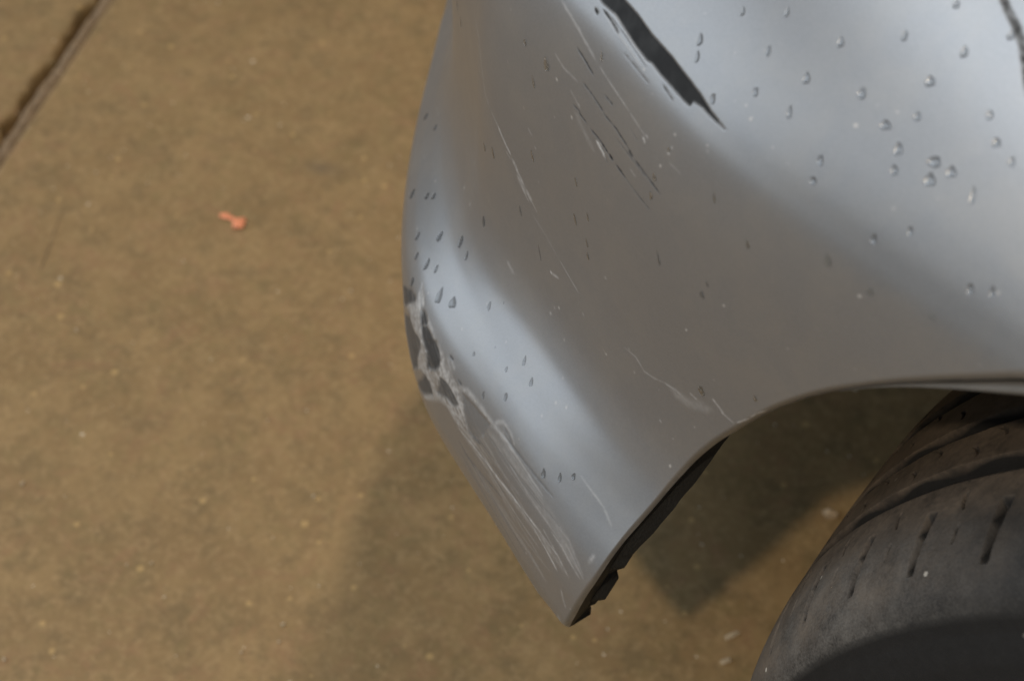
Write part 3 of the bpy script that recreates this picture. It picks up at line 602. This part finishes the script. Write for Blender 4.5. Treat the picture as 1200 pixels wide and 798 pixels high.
def seg_dist(S, Wd, pts):
    """distance to a polyline and position along it (0..1)"""
    best = np.full(S.shape, 1e9); al_ = np.zeros(S.shape); p = np.array(pts)
    L = np.hypot(*np.diff(p, axis=0).T); tot = L.sum()+1e-9; acc = 0
    for i in range(len(p)-1):
        ab = p[i+1]-p[i]; t = np.clip(((S-p[i, 0])*ab[0]+(Wd-p[i, 1])*ab[1])/(ab@ab+1e-12), 0, 1)
        d = np.hypot(S-p[i, 0]-t*ab[0], Wd-p[i, 1]-t*ab[1]); m = d < best
        best = np.where(m, d, best); al_ = np.where(m, (acc+t*L[i])/tot, al_); acc += L[i]
    return best, al_
def poly_sd(S, Wd, pts):
    """signed distance to a polygon, negative inside"""
    p = np.array(pts); d = np.full(S.shape, 1e9); ins = np.zeros(S.shape, bool)
    for i in range(len(p)):
        a, b = p[i], p[(i+1) % len(p)]; ab = b-a
        t = np.clip(((S-a[0])*ab[0]+(Wd-a[1])*ab[1])/(ab@ab+1e-12), 0, 1)
        d = np.minimum(d, np.hypot(S-a[0]-t*ab[0], Wd-a[1]-t*ab[1]))
        c = ((a[1] > Wd) != (b[1] > Wd)) & (S < (b[0]-a[0])*(Wd-a[1])/(b[1]-a[1]+1e-15)+a[0]); ins ^= c
    return np.where(ins, -d, d)
def normals(P):
    N = np.cross(np.gradient(P, axis=0), np.gradient(P, axis=1)); N /= np.linalg.norm(N, axis=-1, keepdims=True)+1e-12
    if (N[..., 1].mean()) > 0: N = -N
    return N
def vnoise(S, Wd, f, seed):
    r = np.random.default_rng(seed); G = r.random((257, 257)); x, y = S*f+50, Wd*f+50
    i, j = np.floor(x).astype(int) % 256, np.floor(y).astype(int) % 256; u, v = x-np.floor(x), y-np.floor(y)
    u, v = u*u*(3-2*u), v*v*(3-2*v)
    return (G[i, j]*(1-u)+G[i+1, j]*u)*(1-v)+(G[i, j+1]*(1-u)+G[i+1, j+1]*u)*v

def bumper_mesh():
    S, Wd = bumper_domain(1180, 760); P = skin(S+S_TIP, Wd); N = normals(P)
    bare, scuff, speck, hgt = (np.zeros(S.shape, np.float32) for _ in range(4))
    def window(pts, pad):
        p = np.array(pts); m = (S > p[:, 0].min()-pad) & (S < p[:, 0].max()+pad) & (Wd > p[:, 1].min()-pad) & (Wd < p[:, 1].max()+pad)
        ii, jj = np.where(m)
        if len(ii) == 0: return None
        return slice(ii.min(), ii.max()+1), slice(jj.min(), jj.max()+1)
    J = (vnoise(S, Wd, 420, 1)-.5)+(vnoise(S, Wd, 1000, 2)-.5)*.6
    ca, sa = math.cos(.42), math.sin(.42)
    AL, AC = S*ca+Wd*sa, -S*sa+Wd*ca                    # along and across the scrape
    streak = .6*vnoise(AL*.055, AC, 900, 31)+.4*vnoise(AL*.2, AC, 1500, 32)
    rag = vnoise(S, Wd, 700, 33)
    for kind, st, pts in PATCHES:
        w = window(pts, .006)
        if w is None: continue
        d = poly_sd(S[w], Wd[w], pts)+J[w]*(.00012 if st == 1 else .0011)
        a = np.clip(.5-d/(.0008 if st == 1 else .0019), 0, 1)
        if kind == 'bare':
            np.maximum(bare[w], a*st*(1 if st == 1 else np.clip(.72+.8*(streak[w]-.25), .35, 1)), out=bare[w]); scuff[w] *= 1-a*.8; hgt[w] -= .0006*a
        else:
            np.maximum(scuff[w], a*st*np.clip(2.2*(.55*streak[w]+.45*rag[w])-.50, 0, 1), out=scuff[w]); hgt[w] -= .00012*a+J[w]*.00006*a
    for kind, mm, st, pts in LINES:
        hw = mm*.0005*(1.15 if kind == 'bare' else 1.1); w = window(pts, hw*2+.002)
        if w is None: continue
        d, t = seg_dist(S[w], Wd[w], pts); d = d+J[w]*min(.00025 if kind == 'bare' else .0008, hw*.9)
        taper = np.clip(np.minimum(t, 1-t)*6+.25, 0, 1)
        soft = max(.0006, hw*(.7 if kind == 'bare' else 1.6))
        a = np.clip((hw*taper-d)/soft+.5, 0, 1)*min(1, st*(1.5 if kind == 'bare' else 1.2))*np.clip(.45+1.1*(.6*rag[w]+.4*streak[w])-(.25 if hw > .0008 else 0), .1, 1)
        if kind == 'bare': np.maximum(bare[w], a, out=bare[w]); hgt[w] -= .00018*a
        else: np.maximum(scuff[w], a, out=scuff[w]); bare[w] *= 1-np.clip(a, 0, 1)*.8; hgt[w] += .00008*a
    # specks of dried dirt and tiny stone chips
    for _ in range(260):
        s, q, r = rng.uniform(-.26, .36), rng.uniform(0, .42), rng.uniform(.0003, .0008)
        w = window([(s, q)], r*2)
        if w is None: continue
        np.maximum(speck[w], np.clip((r-np.hypot(S[w]-s, Wd[w]-q))/.0005+.5, 0, 1)*rng.uniform(.1, .6), out=speck[w])
    # bare worn edge of the arch and of the lower lip
    e = np.arange(S.shape[1])[None, :]*np.linalg.norm(np.diff(P[:, :2], axis=1), axis=-1)
    edge = np.clip(1-e/.0022, 0, 1)*(vnoise(S, Wd, 160, 7) > .55)*.25
    scuff = np.maximum(scuff, edge)
    hgt += (vnoise(S, Wd, 9, 8)-.5)*.0009
    e3 = np.concatenate([np.zeros((S.shape[0], 1)), np.cumsum(np.linalg.norm(np.diff(P, axis=1), axis=-1), axis=1)], 1)
    on_edge = np.clip((.03-S[:, :1])/.03, 0, 1)
    hgt -= .0024*np.clip(1-e3/.0055, 0, 1)**2*on_edge        # the sheet rolls in along the wheel opening
    speck *= 1-np.clip(bare*1.5, 0, 1)
    P = P+N*hgt[..., None]
    me = mesh_np('bumper', P, grid_faces(*S.shape))
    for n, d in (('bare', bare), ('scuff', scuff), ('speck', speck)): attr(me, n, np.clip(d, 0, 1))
    return me, P, N
bm_me, BP, BN = bumper_mesh()
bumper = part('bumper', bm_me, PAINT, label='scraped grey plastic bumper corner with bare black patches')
# turned-in flange along the lower edge and the arch
E0 = BP[::4, 0]; inn = -BN[::4, 0]*.004
rad = np.stack([-.0244-E0[:, 0], 0*E0[:, 0], .30-E0[:, 2]], -1); rad /= np.linalg.norm(rad, axis=1, keepdims=True)
side = np.arange(len(E0)) < int(1180*.47/4)
inw = np.where(side[:, None], np.array([0, 1, 0]), -np.stack([BN[::4, 0][:, 0], BN[::4, 0][:, 1], 0*E0[:, 0]], -1))
E1 = E0+inw*.0028+np.array([0, 0, -.0006]); E2 = E1+inw*.010+np.array([0, 0, .0012]); E3 = E2+np.array([0, 0, .006])
part('edge_flange', mesh_np('edge_flange', np.stack([E0, E1, E2, E3], 1), grid_faces(len(E0), 4)), BLACK, bumper)

# the rest of the body that carries on past the bumper: bonnet and front wing
def coarse(name, s0, s1, lo, hi, nu=90, nv=40, extra=None):
    s = np.linspace(s0, s1, nu)[:, None]; v = np.linspace(0, 1, nv)[None, :]
    l = lo(s) if callable(lo) else lo
    Wd = l*(1-v)+hi*v+0*s; S = s+0*Wd; P = skin(S+S_TIP, Wd)
    if extra is not None:
        N = normals(P)[:, -1]; h = np.stack([-N[:, 0], -N[:, 1], 0*N[:, 0]], -1); h /= np.linalg.norm(h, axis=1, keepdims=True)
        h *= np.where(((P[:, -1, :2]-np.array([.3, .9]))*h[:, :2]).sum(1) > 0, -1., 1.)[:, None]
        h = np.stack([smooth(h[:, q], 6) for q in range(3)], 1)
        P = np.concatenate([P]+[(P[:, -1]+h*a+np.array([0, 0, b]))[:, None] for a, b in extra], 1)
    me = mesh_np(name, P, grid_faces(P.shape[0], P.shape[1]))
    for n in ('bare', 'scuff', 'speck'): attr(me, n, np.zeros(P.shape[0]*P.shape[1]))
    return me
part('bonnet', coarse('bonnet', -1.05, .42, W_CUT-.0004, W_TOP, nu=130, extra=[(.03, .008), (.08, .018), (.15, .028), (.25, .04), (.38, .05), (.55, .058)]), PAINT)
part('bumper_front', coarse('bumper_front', .4196, .90, 0., W_TOP, extra=[(.03, .008), (.08, .018), (.15, .028), (.25, .04), (.38, .05)]), PAINT)
def mirror_low(s):
    m = -.345+np.abs(s+.345)
    return np.where(m < 0, np.interp(-m, -arch[:, 0], arch[:, 1]), 0.)
part('front_wing', coarse('front_wing', -.3446, -1.05, mirror_low, W_CUT, nu=160), PAINT)

# wheel arch: grey trim strip inside the opening, liner over the wheel, torn liner edge at the front
def on_arch(th, r, y): return np.array([-.0244-r*math.cos(th), y, .30+r*math.sin(th)])
fa, fb = cubic(alen, arch[:, 0]), cubic(alen, arch[:, 1])
def arch_pt(u): return skin(fa(u)+S_TIP, fb(u))
strip = []
for i in range(70):
    f = i/69; u = .255+(alen[-1]-.255)*f; p = arch_pt(u)
    g = min(1, f*1.9); g = g*g*(3-2*g)
    c = np.array([-.0244, p[1], .30])-p; c[1] = 0; c /= np.linalg.norm(c)
    a = p+c*(.0005+.0085*g)+np.array([0, .0040, 0]); h = .0004+.0062*g
    strip.append([a+np.array([0, .006, 0]), a, a+c*h*.5+np.array([0, -.0012, 0]), a+c*h, a+c*(h+.001)+np.array([0, .008, 0])])
part('arch_trim', mesh_np('arch_trim', np.array(strip), grid_faces(70, 5)), DIRTY)
lin = [[on_arch(R(t), .352+.004*math.sin(t*.5)*(y > .14)+.012*min(1, (y-.10)/.08), y) for y in np.linspace(.10, .34, 14)] for t in np.linspace(54, 142, 60)]
part('wheel_arch_liner', mesh_np('wheel_arch_liner', np.array(lin), grid_faces(60, 14)), LINER)
front = []
U = np.linspace(.012, .185, 90)
dep = smooth(rng.normal(size=90), 2)*.0016
for i, u in enumerate(U):
    p = arch_pt(u); f = i/89
    wd = .012; rd = max(-.002, .55*np.interp(u, [.006, .014, .028, .036, .039, .044, .050, .060, .085, .12, .15, .175], [-.001, .003, .008, .0075, -.001, -.001, .004, .008, .0125, .0105, .005, 0])+dep[i]*(.15 if u > .066 else 1.1))
    c = np.array([-.0244, p[1], .30])-p; c[1] = 0; c /= np.linalg.norm(c)
    b = p-c*.002+np.array([0, .004, 0])
    front.append([b, b+np.array([0, wd*.4, .0]), b+np.array([0, wd, .001])+c*(rd+.002), b+np.array([0, wd+.012, .002])+c*rd*.9])
part('liner_edge', mesh_np('liner_edge', np.array(front), grid_faces(90, 4)), LINER)

# unseen dark boxes added in the engine bay to stop light leaking under it
bm = bmesh.new(); bmesh.ops.create_cube(bm, size=1); bmesh.ops.scale(bm, vec=(1.5, 1.25, .05), verts=bm.verts); bmesh.ops.translate(bm, vec=(.15, .935, .47), verts=bm.verts)
bmesh.ops.bevel(bm, geom=bm.edges[:], offset=.015, segments=2, affect='EDGES')
r2 = bmesh.ops.create_cube(bm, size=1)['verts']; bmesh.ops.scale(bm, vec=(.62, 1.02, .05), verts=r2); bmesh.ops.translate(bm, vec=(-.44, 1.05, .472), verts=r2)
part('engine_bay_blocker', bm_mesh('engine_bay_blocker', bm, False), BLACK)

# ------------------------------------------------------------------ tyre and wheel (turned slightly)
WC = Vector((-.0244, .1222, .30)); ST = -.1368
wheel_m = Matrix.Translation(WC) @ Matrix.Rotation(-ST, 4, 'Z')
def tyre_mesh():
    th = np.concatenate([np.arange(-8, 8, .2), np.arange(8, 56, .085), np.arange(56, 80, .3), np.arange(80, 352, 1.6)]); th = np.radians(th)
    ax_k = [-.0930, -.1000, -.1060, -.1100, -.1115, -.1105, -.1075, -.1045, -.1020, -.0995, -.0960, -.0880, -.0780, -.0640, -.0480, -.03, 0, .03, .048, .064, .078, .088, .096, .102, .1075, .1115, .108, .100]
    r_k = [.168, .174, .186, .202, .220, .236, .250, .2575, .2630, .2685, .2735, .2792, .2830, .2858, .2874, .288, .2885, .288, .2874, .2858, .283, .279, .273, .262, .245, .220, .19, .17]
    u = np.concatenate([[0], np.cumsum(np.hypot(np.diff(ax_k), np.diff(r_k)))])
    q = np.linspace(0, u[-1], 1200); a_, r_ = cubic(u, ax_k)(q), cubic(u, r_k)(q)
    # dense across the tread
    den = np.where(np.abs(a_) < .099, np.where(a_ < .05, 4., 2.), 1.) * np.where(r_ < .2, .6, 1.)
    cs = np.cumsum(den); idx = np.interp(np.linspace(cs[0], cs[-1], 430), cs, q)
    a_, r_ = np.interp(idx, q, a_), np.interp(idx, q, r_)
    T, Aa = np.meshgrid(th, a_, indexing='ij'); Rr = np.meshgrid(th, r_, indexing='ij')[1].copy()
    tread = np.clip((Rr-.262)/.006, 0, 1)*(Rr > .262)
    dep = np.zeros(T.shape)
    for g, w, dpt in ((-.0350, .0060, .0100), (-.0018, .0050, .0100), (.0355, .0058, .0100)):
        wv = .0002*np.sin(T*41+g*300)
        dep = np.maximum(dep, dpt*np.clip((w-np.abs(Aa-g-wv))/.0013, 0, 1))
    deg = np.degrees(T)
    def slot(a0, a1, t0, slant, pitch, w, dpt, bow=0.):
        f = np.clip((Aa-a0)/(a1-a0), 0, 1); inside = np.clip(np.minimum(Aa-min(a0, a1), max(a0, a1)-Aa)/.0030, 0, 1)
        x = (deg-t0-slant*f-bow*np.sin(f*math.pi)+pitch/2) % pitch-pitch/2
        return dpt*inside*np.clip((w*(1.25-.5*f)-np.abs(x)*R(1)*.285)/.00045, 0, 1)
    dep = np.maximum(dep, slot(-.0560, -.0860, 27.35, -.1, 7.65, .0025, .0100))
    dep = np.maximum(dep, slot(-.0485, -.0590, 30.35, .5, 7.65, .0009, .0050, -.2))
    dep = np.maximum(dep, slot(-.0660, -.0760, 31.1, .0, 7.65, .0008, .0040))
    dep = np.maximum(dep, slot(-.0085, -.0155, 29.5, 1.3, 7.55, .0009, .0050, .35))
    dep = np.maximum(dep, slot(-.0172, -.0255, 27.4, 1.1, 7.65, .0009, .0050, .35))
    dep = np.maximum(dep, slot(.0200, .0115, 29.0, 1.1, 7.4, .0009, .0050, .3))
    dep = np.maximum(dep, slot(.0318, .0238, 23.9, 1.3, 7.4, .0009, .0050, .3))
    dep = np.maximum(dep, slot(.048, .088, 26.0, .6, 7.65, .0020, .006))
    # small step where the scuffed tread ends and the smooth sidewall begins, and moulded rings lower down
    ringstep = .0016*np.clip((-.1005-Aa)/.0012, 0, 1)*(Aa < 0)*np.clip((Rr-.23)/.01, 0, 1)
    dep = dep*tread+ringstep
    und = .0003*np.sin(th*9)
    Rr = Rr-dep+und[:, None]*tread
    side_dep = np.zeros(T.shape)
    for rr, w in ((.243, .0011), (.238, .0008), (.196, .0012)): side_dep += .0008*np.exp(-((Rr-rr)/w)**2)*(Rr < .26)
    blk = (((deg*1.7) % 5 < 2.6) & (Rr < .232) & (Rr > .220) & ((deg % 34) < 20))*.0013
    Aa = Aa+np.sign(Aa)*(side_dep+blk)
    V = np.stack([-np.cos(T)*Rr, Aa, np.sin(T)*Rr], -1)
    me = mesh_np('tyre', V, grid_faces(len(th), V.shape[1], closed=True))
    ax0 = np.meshgrid(th, a_, indexing='ij')[1]; sm_t = deg
    n = vnoise(deg/20, ax0*8, 6, 21)
    # road dust lies on the running ribs; the outer shoulder is rubbed grey
    rib = np.clip((ax0+.068)/.022, 0, 1)*np.clip((.085-ax0)/.02, 0, 1)
    dust = np.clip(rib*(.45+.8*n)+np.clip((52-deg)/34, 0, 1)*np.clip((ax0+.100)/.012, 0, 1)*(.55+.5*n), 0, 1)*(1-np.clip(dep/.0012, 0, 1)*.97)
    worn = np.clip((ax0+.1005)/.0015, 0, 1)*np.clip((-.050-ax0)/.02, 0, 1)*np.clip((50-deg)/24, .30, 1)*(1-np.clip(dep/.002, 0, 1))
    attr(me, 'dust', dust*tread); attr(me, 'worn', worn*tread)
    return me
ty = part('tyre', tyre_mesh(), RUBBER, label='worn black tyre with dusty tread ribs')
ty.matrix_local = Matrix.Translation((0, 0, -GZ)) @ wheel_m
prof = [(-.060, .03), (-.075, .05), (-.068, .09), (-.060, .125), (-.075, .148), (-.098, .160), (-.104, .168), (-.092, .172), (-.06, .155), (.06, .15), (.095, .172)]
bm = bmesh.new(); rings = []
for i in range(72):
    t = 2*math.pi*i/72; rings.append([bm.verts.new((-r*math.cos(t), a, r*math.sin(t))) for a, r in prof])
for i in range(72):
    p, n = rings[i], rings[(i+1) % 72]
    for j in range(len(prof)-1):
        if 1 <= j <= 3 and i % 12 in (4, 5, 6, 7): continue          # openings between the spokes
        bm.faces.new((p[j], p[j+1], n[j+1], n[j]))
bm.faces.new([r[0] for r in rings])
rim = part('wheel_rim', bm_mesh('wheel_rim', bm), STEEL); rim.matrix_local = Matrix.Translation((0, 0, -GZ)) @ wheel_m

# ------------------------------------------------------------------ rain drops lying on the bodywork
def drop_mesh(seed):
    r = random.Random(seed); bm = bmesh.new()
    bmesh.ops.create_icosphere(bm, subdivisions=3, radius=1)
    a, b, c = r.uniform(-.10, .10), r.uniform(.0, .3), r.uniform(0, 6)
    for v in bm.verts:
        x, y, z = v.co
        w = 1+.10*math.sin(3*math.atan2(y, x)+c)+.06*math.sin(5*math.atan2(y, x)+2*c)
        x *= w*(1-b*y); y = y*w+0; x += a*y*y*.5
        z = z if z > 0 else z*.15
        v.co = (x*.5, y*.5, z*.5)
    return bm_mesh('water_drop', bm)
DM = [drop_mesh(i) for i in range(7)]
DMP = [m.copy() for m in DM]; DMT = [m.copy() for m in DM]
for m in DMT: m.materials.append(DROP_THIN)
for m in DM: m.materials.append(WATER)
for m in DMP: m.materials.append(DROP)
for i, (s, w, dw, dh, reg, lab) in enumerate(DROPS):
    p = skin(s+S_TIP, w); e = 1e-3
    ds = skin(s+e+S_TIP, w)-skin(s-e+S_TIP, w); dv = skin(s+S_TIP, w+e)-skin(s+S_TIP, w-e)
    n = np.cross(ds, dv); n /= np.linalg.norm(n)
    if n[1] > 0 and n[2] < .2: n = -n
    if n @ (np.array([-.1239, -.3485, .9689])-p) < 0: n = -n
    n = Vector(n); dn = Vector((-.36, .37, .86)); dn = (dn-n*dn.dot(n)).normalized(); sx = dn.cross(n)
    dw *= rnd.uniform(.85, 1.2); dh *= rnd.uniform(.7, 1.05); h = (.14, .15, .165)[reg]*dw*.001
    M = Matrix(((sx.x*dw*.001, dn.x*dh*.0011, n.x*h*2, 0), (sx.y*dw*.001, dn.y*dh*.0011, n.y*h*2, 0), (sx.z*dw*.001, dn.z*dh*.0011, n.z*h*2, 0), (0, 0, 0, 1)))
    o = bpy.data.objects.new('rain_drop', (DMT, DM, DMP)[reg][i % 7]); COL.objects.link(o)
    o.matrix_world = Matrix.Translation(Vector(p)+n*.0001) @ M
    tag(o, lab, 'rain drop', ('rain drops on the lower lip', 'rain drops on the middle face', 'rain drops on the upper face')[reg])

# ------------------------------------------------------------------ small litter on the floor
def nugget(seed, sub=2, rough=.25):
    r = random.Random(seed); bm = bmesh.new(); bmesh.ops.create_icosphere(bm, subdivisions=sub, radius=.5)
    for v in bm.verts: v.co *= 1+r.uniform(-rough, rough)
    return bm_mesh('nugget', bm, False)
# bent sliver of orange plastic: two lobes joined by a thin neck
bm = bmesh.new(); secs = []
for i in range(13):
    f = i/12; x = (f-.5)*.027
    wd = .0030+.0012*math.cos(f*math.pi*2)+.0042*math.exp(-((f-.80)/.16)**2); hh = .0022+.0030*math.exp(-((f-.80)/.2)**2)
    yb = .0035*math.sin(f*2.6); fade = min(1, f*9+.15, (1-f)*7+.15)
    secs.append([bm.verts.new((x, yb+wd*fade*math.cos(t)*rnd.uniform(.9, 1.1), hh*.55+hh*fade*.5*math.sin(t))) for t in np.linspace(0, 2*math.pi, 12, endpoint=False)])
for a, b in zip(secs, secs[1:]):
    for j in range(12): bm.faces.new((a[j], a[(j+1) % 12], b[(j+1) % 12], b[j]))
bm.faces.new(secs[0]); bm.faces.new(secs[-1][::-1])
of = link('orange_fragment', bm_mesh('orange_fragment', bm), ORANGE); of.location = (-.973, .2118, GZ); of.rotation_euler = (0, 0, .02)
tag(of, 'bent sliver of orange plastic lying on the brown concrete floor', 'plastic sliver')
def crumb(name, x, y, sz, mat, label, cat, seed, rz=0., group=None):
    me = nugget(seed); me.name = name; o = link(name, me, mat); o.scale = sz; o.location = (x, y, GZ+sz[2]*.42); o.rotation_euler = (0, 0, rz)
    return tag(o, label, cat, group)
crumb('white_chip', -.4043, .1902, (.012, .0045, .0025), CHIP, 'long pale chip on the floor left of the tyre, the nearer to the bumper shadow', 'chip', 1, 1.2)
crumb('white_chip', -.3946, .1713, (.009, .0042, .0025), CHIP, 'long pale chip on the floor closest to the front edge of the tyre', 'chip', 2, 1.1)
crumb('tan_stone', -.4155, .3214, (.010, .007, .008), STONE, 'small tan stone on the floor between the tyre tread and the dark shadow', 'stone', 3, .4)
for i, (x, y, s, lab) in enumerate(GRAINS):
    crumb('white_grain', x, y, (s, s*.8, s*.7), CHIP, lab, 'grain', 10+i, i, 'white grains on the floor')
vs, fs = [], []
nb = 0
for i in range(520):
    x, y = rng.uniform(-1.35, -.2), rng.uniform(-.25, .75); s = rng.uniform(.0005, .0013)*(1 if rng.random() < .93 else 1.8)
    base = np.array([(1, 0, 0), (0, 1, 0), (-1, 0, 0), (0, -1, 0), (0, 0, 1)])*s*rng.uniform(.6, 1.3, (5, 3))
    vs.append(base+np.array([x, y, GZ])); fs += [[nb, nb+1, nb+4], [nb+1, nb+2, nb+4], [nb+2, nb+3, nb+4], [nb+3, nb, nb+4]]; nb += 5
link('grit', mesh_np('grit', np.concatenate(vs), fs, False), GRIT, kind='stuff')
